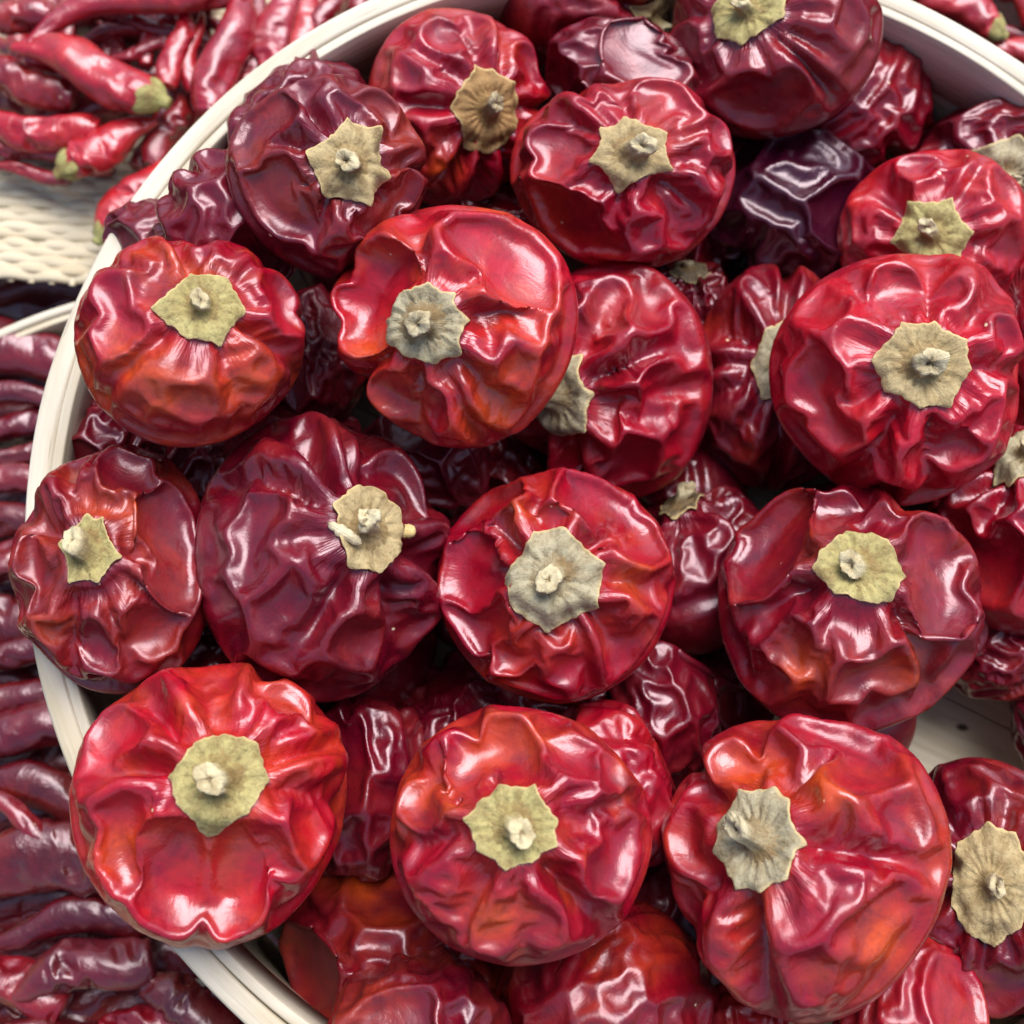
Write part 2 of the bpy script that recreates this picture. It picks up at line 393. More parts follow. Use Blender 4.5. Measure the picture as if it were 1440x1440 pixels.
def dry_pepper(seed, style, dents, capped):
    rng = np.random.default_rng(seed)
    par = dict(sq=.93, lob=rng.uniform(.01, .035), lob2=rng.uniform(0, .03), nl=3, p0=rng.uniform(0, 6.28), p1=rng.uniform(0, 6.28),
               b=rng.uniform(.82, .90), dep=rng.uniform(.22, .30), dw=.52, grow=.018, gn=.018, a1=.045, a2=.004, fold=.03, vol=.84, kb=.11, kc=.65, pull=.002, ncr=4, sc=3.4, pk=.035, nk=2*int(rng.integers(6, 9)), rib=.15, rk=2*int(rng.integers(3, 6)) if seed % 2 else 2*int(rng.integers(4, 5)))
    par.update({'n': {}, 's': dict(vol=.90, a1=.03, fold=.02, rib=.10, grow=.01, kb=.11), 'm': dict(vol=.87, kb=.11), 'w': dict(vol=.79, kb=.10, grow=.02),
                'c': dict(vol=.66, a1=.11, kb=.13, grow=.02, ncr=6)}[style])
    if not capped:
        par.update(fold=.0, pk=0., ncr=2, kb=.12, sc=2.6, a1=.05, grow=.01, vol={'s': .86, 'm': .79, 'w': .73, 'c': .66}[style], rib=.09)
    a = rng.uniform(0, 6.28); par['cr'] = []; par['seed'] = seed+3
    par['cuts'] = [(n_, rd*.88, .85+.35*dp/.15) for (n_, rd, dp) in dents if n_[2] > .30]
    nd = {'s': 0, 'm': 0, 'n': 0, 'w': 1, 'c': 4}[style] if capped else {'s': 2, 'm': 3, 'w': 5, 'c': 8}[style]
    for q in range(nd):
        z_ = math.cos(rng.uniform(.62, 1.12)) if capped else rng.uniform(-1, 1); f_ = rng.uniform(0, 6.28); r_ = math.sqrt(1-z_*z_)
        par['cuts'].append((np.array([r_*math.cos(f_), r_*math.sin(f_), z_]), rng.uniform(.18, .31) if capped else rng.uniform(.26, .50), rng.uniform(.9, 1.4)))
    for q in range(par['ncr']):
        a += 6.28/par['ncr']*rng.uniform(.65, 1.35); par['cr'].append((a, rng.uniform(.08, .20), rng.uniform(.05, .09), rng.uniform(.7, 1.35)))
    def prep(L):
        R0 = pepper_profile(L, par)
        g = 1+par['grow']*np.exp(-((L.th-.75)/.45)**2)+par['gn']*wnoise(L.V, np.random.default_rng(seed+5), 2.5)
        r1 = np.linalg.norm(R0[L.N1]-R0[:, None], axis=-1)*.5*(g[L.N1]+g[:, None])
        r2 = np.linalg.norm(R0[L.N2]-R0[:, None], axis=-1)*.5*(g[L.N2]+g[:, None])
        pin = np.clip((L.th-.24)/.16, 0, 1)[:, None].astype(np.float32)
        soft = np.clip((L.th-1.6)/.6, 0, 1)[:, None].astype(np.float32)
        if not capped: soft *= 0
        return R0, r1.astype(np.float32), r2.astype(np.float32), pin, soft
    R0, r1, r2, pin, soft = prep(L5)
    amp = par['a1']*wnoise(L5.V, rng, par['sc'])+par['a2']*wnoise(L5.V, rng, 8.)
    k = rng.integers(6, 11); ph = L5.ph+.3*wnoise(L5.V, rng, 2.5)
    fold = np.cos(k*ph)*np.exp(-((L5.th-.7)/.4)**2)
    X = R0+L5.V*((amp*(1-soft[:, 0])*.8-.02)+par['fold']*fold)[:, None]*pin
    vt = volume(R0, L5.F)*par['vol']
    X = relax(X.astype(np.float32), L5, R0, r1, r2, pin, soft, 130, par['kb'], .12, vt, par['kc'], par['pull'])
    lap = (X[L5.N1]*L5.m1[..., None]).sum(1)/L5.c1-X
    X = .5*(X[MID[:, 0]]+X[MID[:, 1]])-.125*(lap[MID[:, 0]]+lap[MID[:, 1]])*(MID[:, 0] != MID[:, 1])[:, None]
    R0, r1, r2, pin, soft = prep(L6)
    X = X+L6.V*(.005*wnoise(L6.V, rng, 17.)*(1-soft[:, 0]))[:, None]*pin
    X = relax(X.astype(np.float32), L6, R0, r1, r2, pin, soft, 36, par['kb']*.32, .06, vt, par['kc'], par['pull'])
    X = X+.12*((X[L6.N1]*L6.m1[..., None]).sum(1)/L6.c1-X)
    return X
# long chillies: a closed tapering tube dried in the same way
NS, NP = 110, 26
def tube_level():
    F = []
    for i in range(NS-1):
        for q in range(NP):
            a, b, c, d = i*NP+q, i*NP+(q+1) % NP, (i+1)*NP+(q+1) % NP, (i+1)*NP+q
            F += [(a, c, b), (a, d, c)]
    V = np.zeros((NS*NP, 3)); return Lev(V, np.array(F))
LT = tube_level()
S_ = np.repeat(np.linspace(0, 1, NS), NP).astype(np.float32); A_ = np.tile(np.arange(NP)*2*math.pi/NP, NS).astype(np.float32)
ASP = 7.0
def dry_chilli(seed):
    rng = np.random.default_rng(900+seed)
    rad = .5*np.clip(S_*rng.uniform(1.7, 2.6)+.03, 0, 1)**.6*(1-.28*np.clip((S_-.8)/.2, 0, 1)**2)
    rad = np.where(S_ <= .0001, .02, rad)
    R0 = np.stack([S_*ASP, rad*np.cos(A_), .82*rad*np.sin(A_)], -1).astype(np.float32)
    N = np.stack([0*S_, np.cos(A_), np.sin(A_)], -1).astype(np.float32)
    g = 1.035+.02*wnoise(R0, rng, 1.2)
    r1 = (np.linalg.norm(R0[LT.N1]-R0[:, None], axis=-1)*.5*(g[LT.N1]+g[:, None])).astype(np.float32)
    r2 = (np.linalg.norm(R0[LT.N2]-R0[:, None], axis=-1)*.5*(g[LT.N2]+g[:, None])).astype(np.float32)
    pin = (np.clip(S_/.02, 0, 1)*np.clip((1-S_)/.03, 0, 1))[:, None].astype(np.float32); soft = np.zeros_like(pin)
    P = R0*np.array([.7, 1, 1], np.float32)
    X = R0+N*((.09*wnoise(P, rng, 3.5)+.05*wnoise(P, rng, 9.))*np.clip(rad*2, 0, 1))[:, None]*pin
    vt = abs(volume(R0, LT.F))*rng.uniform(.48, .68)
    F = LT.F
    X = relax(X.astype(np.float32), LT, R0, r1, r2, pin, soft, 110, .045, .12, vt, .75, .003)
    return X+.15*((X[LT.N1]*LT.m1[..., None]).sum(1)/LT.c1-X)

# ------------------------------------------------------------------ the round peppers
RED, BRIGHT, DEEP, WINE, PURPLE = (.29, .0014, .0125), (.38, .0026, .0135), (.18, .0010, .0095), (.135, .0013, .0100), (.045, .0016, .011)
TAN, OLIVE, GREY, BROWN = (.41, .315, .16), (.38, .325, .13), (.37, .325, .21), (.32, .185, .072)
# px box x0,x1,y0,y1 | calyx px (or None) | calyx radius px | start height of centre | style | colour, orange | calyx colour, points | label
PEP = [
 (112, 430, 335, 628, (285, 441), 64, .066, 's', RED, .85, OLIVE, 6, 'glossy red round pepper with orange lower side and olive hexagonal cap by the rim'),
 (468, 812, 290, 632, (603, 459), 62, .084, 'n', BRIGHT, .6, GREY, 9, 'bright red dented pepper with grey-green ragged cap, overlapping a half-hidden rosy red one'),
 (716, 1035, 116, 378, (886, 222), 60, .062, 'n', RED, .25, TAN, 6, 'crimson round pepper with pale star-shaped cap and a square dent below it'),
 (1085, 1428, 356, 712, (1284, 521), 66, .070, 'n', BRIGHT, .12, TAN, 8, 'smooth crimson round pepper with ribbed tan cap and ridged stalk, overlapping a green-capped one'),
 (322, 602, 112, 390, (487, 232), 68, .074, 'n', WINE, .25, TAN, 6, 'wine red round pepper with a large star-shaped tan cap by the upper left rim'),
 (518, 776, 20, 290, (683, 157), 56, .054, 'm', RED, .5, BROWN, 11, 'crimson round pepper with round brown scorched cap and an orange spot below'),
 (934, 1235, -70, 190, (1053, 22), 54, .068, 's', DEEP, .15, OLIVE, 8, 'dark red round pepper with folded brow under its olive cap, at the far side'),
 (280, 640, 580, 985, (512, 750), 62, .066, 'n', WINE, .12, TAN, 8, 'large magenta-brown round pepper whose cap holds broken pale stalk flakes and a yellow seed'),
 (612, 950, 660, 988, (778, 815), 74, .068, 'w', RED, .35, GREY, 7, 'deeply dented red round pepper with the largest pale grey seven-pointed cap'),
 (1010, 1376, 676, 1030, (1210, 808), 60, .066, 'w', DEEP, .2, OLIVE, 9, 'dark red round pepper with sharp wavy ridges and a small yellowish frilled cap'),
 (20, 296, 620, 975, (128, 775), 50, .072, 'w', DEEP, .35, OLIVE, 6, 'crumpled red pepper with orange lobes tipping over the left rim, cap facing sideways'),
 (105, 490, 932, 1326, (303, 1110), 66, .074, 'n', BRIGHT, .55, OLIVE, 8, 'big red pepper with a round hollow dimple and hollow pale stalk over the rim'),
 (545, 918, 990, 1350, (727, 1163), 63, .070, 'n', RED, .6, OLIVE, 9, 'red round pepper with yellow-green scalloped cap and pinched radial creases'),
 (932, 1326, 1008, 1426, (1077, 1195), 74, .074, 'm', RED, .5, GREY, 9, 'largest orange-red round pepper with a big pale grey cap set to one side'),
 (1272, 1530, 1066, 1420, (1398, 1245), 70, .050, 'm', WINE, .2, TAN, 10, 'dark round pepper with a broad tan cap next to the bare basket base'),
 (700, 1000, 370, 702, (798, 555), 58, .050, 'w', RED, .2, GREY, 7, 'dented rosy red pepper half hidden behind its neighbour, grey cap partly covered'),
 (968, 1200, 372, 690, (1098, 510), 56, .044, 'm', DEEP, .2, GREY, 7, 'dark red pepper wedged behind the smooth crimson one, cap mostly hidden'),
 (1178, 1432, 214, 480, (1308, 336), 60, .054, 'm', BRIGHT, .2, OLIVE, 6, 'vivid red puckered pepper with torn green cap behind the smooth crimson one'),
 (1280, 1570, 130, 345, (1414, 246), 62, .044, 'n', WINE, .1, GREY, 8, 'dusty pink-purple pepper with mottled grey cap below the far right rim'),
 (1308, 1570, 580, 892, (1445, 655), 58, .048, 'w', RED, .15, GREY, 8, 'wrinkled red pepper with sharp folds and grey-green cap right of the frilled-cap one'),
 (766, 1000, 30, 200, None, (.8, .5, .1), .044, 'c', WINE, .1, TAN, 6, 'small folded wine red pepper lying on its side between the brown-capped and olive-capped peppers'),
 (700, 960, -110, 120, (926, 38), 52, .038, 'm', DEEP, .2, TAN, 7, 'dark red pepper turned sideways with a pale tan cap beside the far one'),
 (560, 790, -90, 140, None, (-.2, .9, .2), .034, 'm', DEEP, .1, TAN, 6, 'dark red pepper tucked behind the brown-capped one at the far rim'),
 (1070, 1312, 36, 262, None, (.3, -.5, -.4), .036, 'm', DEEP, .1, TAN, 6, 'thin-skinned purple-red pepper lying against the far wall behind the dark folded one'),
 (985, 1240, 178, 405, None, (-.3, -.6, -.5), .042, 'c', PURPLE, 0., TAN, 6, 'crushed nearly black purple pepper with sharp angular folds and bluish sheen'),
 (205, 420, 214, 470, None, (-.6, .5, -.4), .052, 'c', WINE, 0., TAN, 6, 'small crumpled purple pepper poking over the rim behind the orange-sided one'),
 (150, 320, 276, 440, None, (-.7, -.2, -.2), .049, 'm', WINE, 0., TAN, 6, 'dark purple pepper tip squeezed between the rim and the glossy red orange-sided pepper'),
 (302, 535, 72, 310, None, (-.5, .7, .1), .058, 'm', WINE, 0., TAN, 6, 'folded purple pepper showing above the wine red star-capped one at the rim'),
 (395, 755, 1165, 1470, None, (-.1, -.6, -.6), .046, 'c', (.18, .002, .008), .4, TAN, 6, 'red upside-down pepper coloured darker for shade, with a long ridge and orange shoulder below the scalloped-cap one'),  # skin red darkened for the shade of the pepper above it
 (440, 720, 1335, 1620, None, (.3, -.7, -.3), .040, 'w', WINE, .3, TAN, 6, 'wine red pepper with a rounded smooth flap near the lower rim'),
 (690, 1012, 1270, 1560, None, (.2, -.8, .1), .044, 'm', (.18, .002, .008), .3, TAN, 6, 'smooth dark red pepper coloured darker for shade, with mottled sheen and no cap showing, in the lowest row'),  # darker base red carries the shade cast by the scalloped-cap pepper
 (972, 1110, 1378, 1540, None, (.1, -.8, .3), .046, 's', RED, .3, TAN, 6, 'small bright red pepper peeking out beneath the largest orange-red pepper'),
 (1170, 1384, 1310, 1560, None, (.4, -.7, .1), .052, 'm', RED, .3, TAN, 6, 'orange-red pepper lying on its side under the largest pepper, beside the broad tan cap'),
 (740, 962, 985, 1230, None, (.8, .3, .1), .044, 'm', RED, .2, TAN, 6, 'red pepper showing a pointed ridge behind the scalloped-cap one'),
 (830, 1012, 905, 1130, None, (.4, .4, -.5), .034, 'c', WINE, .1, TAN, 6, 'small dark pepper with a shiny pale-edged dimple deep between four others'),
 (400, 605, 950, 1240, None, (.1, .6, .1), .034, 'm', WINE, .1, TAN, 6, 'shadowed dark red pepper deep in the gap beside the dimpled hollow-stalk one'),
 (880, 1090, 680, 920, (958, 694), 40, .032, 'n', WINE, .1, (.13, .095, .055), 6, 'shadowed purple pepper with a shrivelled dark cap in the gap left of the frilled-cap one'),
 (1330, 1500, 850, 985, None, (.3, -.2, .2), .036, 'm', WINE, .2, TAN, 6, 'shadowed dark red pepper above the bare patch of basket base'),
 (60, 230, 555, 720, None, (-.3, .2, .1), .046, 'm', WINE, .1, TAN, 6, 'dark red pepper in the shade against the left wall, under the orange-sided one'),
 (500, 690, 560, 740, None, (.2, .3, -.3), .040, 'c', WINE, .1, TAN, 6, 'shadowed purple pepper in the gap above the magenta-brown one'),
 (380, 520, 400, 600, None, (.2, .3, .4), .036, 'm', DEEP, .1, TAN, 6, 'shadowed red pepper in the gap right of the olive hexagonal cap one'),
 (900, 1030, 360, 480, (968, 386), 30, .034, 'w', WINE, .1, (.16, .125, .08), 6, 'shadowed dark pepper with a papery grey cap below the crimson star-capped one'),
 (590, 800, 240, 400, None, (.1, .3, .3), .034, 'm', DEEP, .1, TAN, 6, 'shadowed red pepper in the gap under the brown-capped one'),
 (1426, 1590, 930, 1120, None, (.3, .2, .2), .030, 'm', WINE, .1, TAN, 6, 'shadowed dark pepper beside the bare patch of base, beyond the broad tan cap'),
 (600, 800, 575, 760, None, (.2, .4, .3), .030, 'm', WINE, .1, TAN, 6, 'dark filler pepper added to darken the gap beneath the grey-green ragged cap one'),  # filler put in to darken this opening in the heap
 (180, 360, 570, 760, None, (.2, .4, .3), .030, 'm', WINE, .1, TAN, 6, 'dark filler pepper added to darken the gap between orange-sided, orange-lobed and magenta-brown peppers'),  # added so that the pale floor stays dark between these three
 (930, 1090, 880, 1060, None, (.2, .4, .3), .028, 'm', WINE, .1, TAN, 6, 'dark filler pepper added low down to darken the gap left of the frilled-cap one'),  # extra pepper added to make this low opening darker
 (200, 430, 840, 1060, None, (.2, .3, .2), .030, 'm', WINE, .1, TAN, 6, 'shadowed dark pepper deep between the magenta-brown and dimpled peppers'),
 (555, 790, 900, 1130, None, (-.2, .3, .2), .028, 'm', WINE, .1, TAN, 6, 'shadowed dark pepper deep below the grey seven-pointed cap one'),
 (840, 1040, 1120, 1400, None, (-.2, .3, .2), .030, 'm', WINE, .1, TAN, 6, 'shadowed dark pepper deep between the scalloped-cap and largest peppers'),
 (1345, 1600, 288, 600, None, (-.3, .2, .5), .044, 'm', RED, .2, TAN, 6, 'red pepper at the right of the smooth crimson one, its side only showing'),
]
EXTRA = dict()

RIM_SEATS = {'large star-shaped tan cap by': .074, 'overlapping a half-hidden rosy': .084, 'showing above the wine red': .058, 'poking over the rim': .060, 'squeezed between the rim': .056}     # these rest on the rim
class Pep: pass
peps = []
rngP = random.Random(5)
for q, row in enumerate(PEP):
    p = Pep(); (x0, x1, y0, y1, cal, cr, z, p.style, p.col, p.orange, p.ccol, p.npts, p.label) = row
    p.cx, p.cy, p.w, p.h = (x0+x1)/2, (y0+y1)/2, (x1-x0)/2, (y1-y0)/2
    p.cal, p.cr, p.z, p.seed = cal, cr, z, 100+q*7
    d = ray(p.cx, p.cy); p.t = (z-CAM[2])/d[2]; p.d = d
    p.zlo = next((v for k, v in RIM_SEATS.items() if k in p.label), 0)
    peps.append(p)
# settle: slide overlapping peppers apart along their lines of sight, nearer one up, deeper one down
def rad_of(p): return .5*(p.w+p.h)/PXM*p.t
for it in range(400):
    for i, a in enumerate(peps):
        for b in peps[i+1:]:
            pa, pb = CAM+a.d*a.t, CAM+b.d*b.t
            need = .80*(rad_of(a)+rad_of(b)); dist = np.linalg.norm(pa-pb)
            if dist < need:
                k = min((need-dist)*.25, .001)
                up, lo = (a, b) if a.t < b.t else (b, a)
                up.t -= k*.35; lo.t += k*.65
    for p in peps:
        c = CAM+p.d*p.t; zmin = .78*rad_of(p)+.004
        if c[2] < zmin: p.t = (zmin-CAM[2])/p.d[2]
        if p.zlo and c[2] < p.zlo: p.t = (p.zlo-CAM[2])/p.d[2]
        if c[2] > .092: p.t = (.092-CAM[2])/p.d[2]
print('heights', [(round((CAM+p.d*p.t)[2]*1000), round(rad_of(p)*1000)) for p in peps])
# main dents and folds seen on each pepper: px, py, radius px, depth (of the pepper's radius)
DENTS = {0: [(190, 440, 48, .13), (292, 548, 24, .12), (392, 425, 22, .12), (240, 390, 20, .08)], 1: [(705, 372, 50, .15), (522, 425, 34, .12), (700, 510, 30, .10), (630, 340, 26, .12), (560, 560, 26, .08)],
 2: [(800, 312, 48, .22), (815, 205, 36, .12), (900, 150, 30, .10), (985, 200, 30, .10), (905, 300, 24, .10)], 3: [(1180, 420, 42, .13), (1168, 565, 36, .13), (1322, 640, 18, .16), (1352, 570, 24, .10), (1265, 420, 30, .10), (1390, 500, 24, .08)],
 4: [(385, 180, 42, .15), (398, 272, 30, .12), (552, 285, 28, .12), (545, 170, 30, .12)], 5: [(592, 120, 38, .14), (578, 200, 30, .12), (660, 60, 28, .10), (735, 110, 26, .10)], 6: [(1062, 120, 60, .18), (1180, 45, 30, .10), (970, 60, 30, .10)],
 7: [(425, 650, 42, .14), (392, 745, 46, .14), (440, 832, 40, .15), (562, 675, 36, .13), (545, 860, 36, .10), (340, 700, 34, .08)], 8: [(662, 800, 42, .18), (700, 902, 30, .14), (862, 722, 44, .16), (795, 932, 34, .14), (668, 712, 34, .12), (905, 880, 22, .12)],
 9: [(1092, 762, 44, .17), (1125, 872, 36, .15), (1245, 922, 40, .17), (1315, 802, 38, .14), (1185, 720, 32, .12), (1080, 930, 34, .1)], 10: [(228, 752, 48, .18), (112, 872, 36, .16), (172, 668, 30, .12), (60, 780, 26, .12), (200, 860, 30, .12)],
 11: [(188, 1030, 62, .22), (292, 1232, 46, .18), (415, 1150, 42, .13), (365, 1000, 36, .10), (205, 1210, 30, .10)], 12: [(782, 1062, 38, .15), (690, 1062, 32, .14), (612, 1110, 36, .13), (862, 1190, 32, .12), (722, 1272, 34, .13), (850, 1090, 26, .10)],
 13: [(1242, 1182, 48, .16), (1192, 1062, 42, .15), (1062, 1082, 34, .13), (1125, 1330, 38, .13), (985, 1190, 28, .10), (1240, 1300, 40, .12)], 14: [(1370, 1130, 40, .18), (1400, 1360, 40, .15)],
 15: [(900, 440, 44, .15), (925, 530, 44, .18), (860, 640, 34, .14)], 17: [(1300, 250, 26, .14), (1385, 290, 26, .18)], 19: [(1380, 760, 44, .2), (1400, 840, 36, .16)]}
def frame_of(p):
    rng = random.Random(p.seed)
    d = p.d/np.linalg.norm(p.d); rt = RIGHT-d*(RIGHT@d); rt /= np.linalg.norm(rt); up = np.cross(rt, d)
    if p.cal is not None:
        ox, oy = (p.cal[0]-p.cx)/p.w/.66, -(p.cal[1]-p.cy)/p.h/.66
        l = math.hypot(ox, oy)
        if l > .93: ox, oy, l = ox*.93/l, oy*.93/l, .93
        ax = ox*rt+oy*up-math.sqrt(1-l*l)*d
    else:
        ax = p.cr[0]*rt+p.cr[1]*up-p.cr[2]*d; ax = ax/np.linalg.norm(ax)
    ref = rt if abs(ax@rt) < .8 else up
    u = ref-ax*(ref@ax); u /= np.linalg.norm(u); v = np.cross(ax, u)
    a = rng.uniform(0, 6.28); u, v = math.cos(a)*u+math.sin(a)*v, -math.sin(a)*u+math.cos(a)*v
    return d, rt, up, np.stack([u, v, ax], 0), ax
def local_dents(q, p):
    d, rt, up, B, ax = frame_of(p); out = []
    for (x, y, r_, dp) in DENTS.get(q, []):
        a, b = (x-p.cx)/p.w, -(y-p.cy)/p.h; l = math.hypot(a, b)
        if l > .95: a, b, l = a*.95/l, b*.95/l, .95
        out.append((B@(a*rt+b*up-math.sqrt(1-l*l)*d), 1.25*r_/((p.w+p.h)/2), dp))
    return out
# orange places on the skins: px, py, radius px
SPOTS = {0: [(235, 545, 55), (355, 560, 60), (300, 380, 30)], 1: [(500, 480, 40), (700, 590, 60)], 5: [(632, 240, 26)], 10: [(130, 690, 38), (175, 705, 40), (75, 890, 30)], 11: [(165, 1215, 34), (150, 1090, 26)], 12: [(690, 1290, 45), (640, 1130, 24)],
 13: [(1050, 1065, 60), (1160, 1120, 46), (1250, 1340, 50)], 9: [(1140, 760, 34), (1290, 960, 44), (1130, 940, 40)], 8: [(720, 720, 34), (900, 820, 40)], 28: [(515, 1220, 40)]}
for q, l_ in SPOTS.items():
    p = peps[q]; d, rt, up, B, ax = frame_of(p); p.spots = []
    for (x, y, r_) in l_:
        a, b = (x-p.cx)/p.w, -(y-p.cy)/p.h; l = math.hypot(a, b)
        if l > .95: a, b, l = a*.95/l, b*.95/l, .95
        p.spots.append(((B@(a*rt+b*up-math.sqrt(1-l*l)*d)).astype(np.float32), 1.1*r_/((p.w+p.h)/2)))
with ThreadPoolExecutor(4) as ex:
    SIMS = list(ex.map(lambda qp: dry_pepper(qp[1].seed, qp[1].style, local_dents(*qp), qp[1].cal is not None), enumerate(peps)))

def calyx_mesh(X, rc, npts, rng):
    """dried star-shaped cap following the sunken top, and its stalk; unit pepper coordinates"""
    up = X[(X[:, 2] > -.2) & (np.hypot(X[:, 0], X[:, 1]) < rc*1.9)]
    nr, na = 14, 96
    ph = np.arange(na)*2*math.pi/na
    pts = np.sort((np.arange(npts)+np.array([rng.uniform(-.28, .28) for _ in range(npts)]))*2*math.pi/npts)
    out = np.zeros(na); notch = rng.uniform(.0, .08) if npts > 6 else rng.uniform(.03, .13)
    tips = np.array([rng.uniform(.90, 1.08) for _ in range(npts)]); el = rng.uniform(0, 6.28)
    cor = [(t_*math.cos(a), t_*math.sin(a)) for t_, a in zip(tips, pts)]
    for i, a in enumerate(ph):
        best = .8
        for q in range(npts):
            (x1, y1), (x2, y2) = cor[q], cor[(q+1) % npts]
            dx, dy = x2-x1, y2-y1; den = math.cos(a)*dy-math.sin(a)*dx
            if abs(den) < 1e-9: continue
            rr = (x1*dy-y1*dx)/den; tt = (x1*math.sin(a)-y1*math.cos(a))/den
            if rr > 0 and -1e-6 <= tt <= 1+1e-6: best = rr*(1-4*tt*(1-tt)*notch); break
        out[i] = best
    out = out*(1+.05*np.cos(2*ph+el))*(1+.012*np.cos(13*ph+el)+.010*np.cos(29*ph)+.012*np.cos(19*ph+2*el))
    ruff = .05*np.cos(npts*ph+rng.uniform(0, 6))+.03*np.cos((npts+3)*ph+rng.uniform(0, 6))
    V = []; G = []
    kd = KDTree(len(up))
    for q, v in enumerate(up): kd.insert((v[0], v[1], 0), q)
    kd.balance()
    zc = float(np.median(up[np.hypot(up[:, 0], up[:, 1]) < .2][:, 2])) if (np.hypot(up[:, 0], up[:, 1]) < .2).any() else .5
    z_ = np.zeros((nr, na))
    for i in range(nr):
        f = (i/(nr-1))
        for j in range(na):
            r = rc*f*out[j]
            x, y = r*math.cos(ph[j]), r*math.sin(ph[j])
            hs = [(up[k][2]) for (_, k, _) in kd.find_n((x, y, 0), 4)]
            z_[i, j] = max(hs)
    for _ in range(3):
        z_ = (np.roll(z_, 1, 1)+2*z_+np.roll(z_, -1, 1))/4
    for i in range(nr):
        f = i/(nr-1)
        for j in range(na):
            r = rc*f*out[j]
            lift = .015+.014*f**3*(1+ruff[j]*14)+.05*math.exp(-(f/.22)**2)+.012*math.cos(npts*ph[j]*2)*f*(1-f)*2
            V.append((r*math.cos(ph[j]), r*math.sin(ph[j]), z_[i, j]+lift)); G.append((f, ph[j] if ph[j] < math.pi else 2*math.pi-ph[j], 0))
    n0 = len(V)
    V += [(a, b, c-.015) for a, b, c in V]; G += G
    F = []
    for i in range(nr-1):
        for j in range(na):
            j2 = (j+1) % na; a, b, c, d = i*na+j, i*na+j2, (i+1)*na+j2, (i+1)*na+j
            F += [(a, d, c, b), (n0+a, n0+b, n0+c, n0+d)]
    for j in range(na):
        j2 = (j+1) % na; a, b = (nr-1)*na+j, (nr-1)*na+j2; F.append((a, n0+a, n0+b, b))
    # stalk
    ns, nk = 12, 24; hgt = rng.uniform(.09, .22); rs = rng.uniform(.07, .105); tx, ty = rng.uniform(-.10, .10), rng.uniform(-.10, .10)
    zb = float(z_[:3].mean())+.03; SV = []; SG = []; SF = []; p0 = rng.uniform(0, 6)
    prof = [(1.9, -.02, 0), (1.45, .035, .1), (1.15, .16, .25), (1.0, .4, .4), (.98, .7, .6), (1.04, .9, .9), (1.0, .985, 1), (.86, 1.0, 1), (.6, .995, 1.05), (.36, .97, 1.2), (.22, .9, 1.7), (.02, .84, 2.0)]
    for (rr, hh, tip) in prof:
        for k in range(nk):
            a = 2*math.pi*k/nk
            e = rr*rs*(1+.12*math.cos(2*a+p0*2)+.07*math.cos(5*a+p0)+.05*math.cos(8*a+p0*3))
            e *= 1+rng.uniform(-.07, .07)
            sl_ = rng.uniform(-.012, .012)*(hh > .6)+(.03*math.cos(a-p0)+.012*math.cos(3*a+p0))*(hh > .6)
            SV.append((e*math.cos(a)+tx*hh**1.3, e*math.sin(a)+ty*hh**1.3, zb+hgt*hh+sl_)); SG.append((.3, a*1.5 if a < math.pi else (2*math.pi-a)*1.5, tip))
    for i in range(len(prof)-1):
        for k in range(nk):
            k2 = (k+1) % nk; SF.append((i*nk+k, i*nk+k2, (i+1)*nk+k2, (i+1)*nk+k))
    return (np.array(V), F, G), (np.array(SV), SF, SG)

def build_pepper(p, X, fit=True, group=None, simple=False):
    rng = random.Random(p.seed+1)
    d, rt, up, B, ax = frame_of(p)
    C = CAM+p.d*p.t; r = rad_of(p); mpp = p.t/PXM
    W = (X@B)*r
    e = np.stack([rt, up, d], 1); Q = W@e
    lo, hi = Q.min(0), Q.max(0); cen = (lo+hi)/2; half = (hi-lo)/2
    s = np.array([p.w*mpp/half[0], p.h*mpp/half[1], 1.0]); s[2] = (s[0]+s[1])/2
    def place(Y):
        Z = (np.asarray(Y)@B)*r
        return ((Z@e-cen)*s)@e.T+C
    W = place(X)
    base = np.array([C[0], C[1], W[:, 2].min()])
    t = thing('dried_pepper', p.label, 'pepper', base, 'round dried peppers heaped in the big basket')
    o = mesh_obj('skin', W-base, L6.F, SKIN, t); o.color = (*p.col, p.orange)
    vec_attr(o, 'polar', np.stack([np.cos(L6.ph)*4.6, np.sin(L6.ph)*4.6, L6.th*1.3], 1))
    sp = np.zeros(L6.n, np.float32)
    for (n_, rd) in getattr(p, 'spots', []): sp = np.maximum(sp, np.exp(-(np.linalg.norm(L6.V-n_, axis=1)/rd)**2))
    a_ = o.data.attributes.new('spot', 'FLOAT', 'POINT'); a_.data.foreach_set('value', sp.astype(np.float32))
    if p.cal is not None:
        rc = p.cr*mpp/r*.93
        (cv, cf, cg), (sv, sf, sg) = calyx_mesh(X, rc, p.npts, rng)
        c = mesh_obj('calyx', place(cv)-base, cf, CALYX, t); vec_attr(c, 'grain', cg); c.color = (*p.ccol, 1)
        k = mesh_obj('stalk', place(sv)-base, sf, CALYX, c); vec_attr(k, 'grain', sg); k.color = (*p.ccol, 1)
        p.calpos = place(cv[:1])[0]; p.axis = ax
    return t
for p, X in zip(peps, SIMS): build_pepper(p, X)

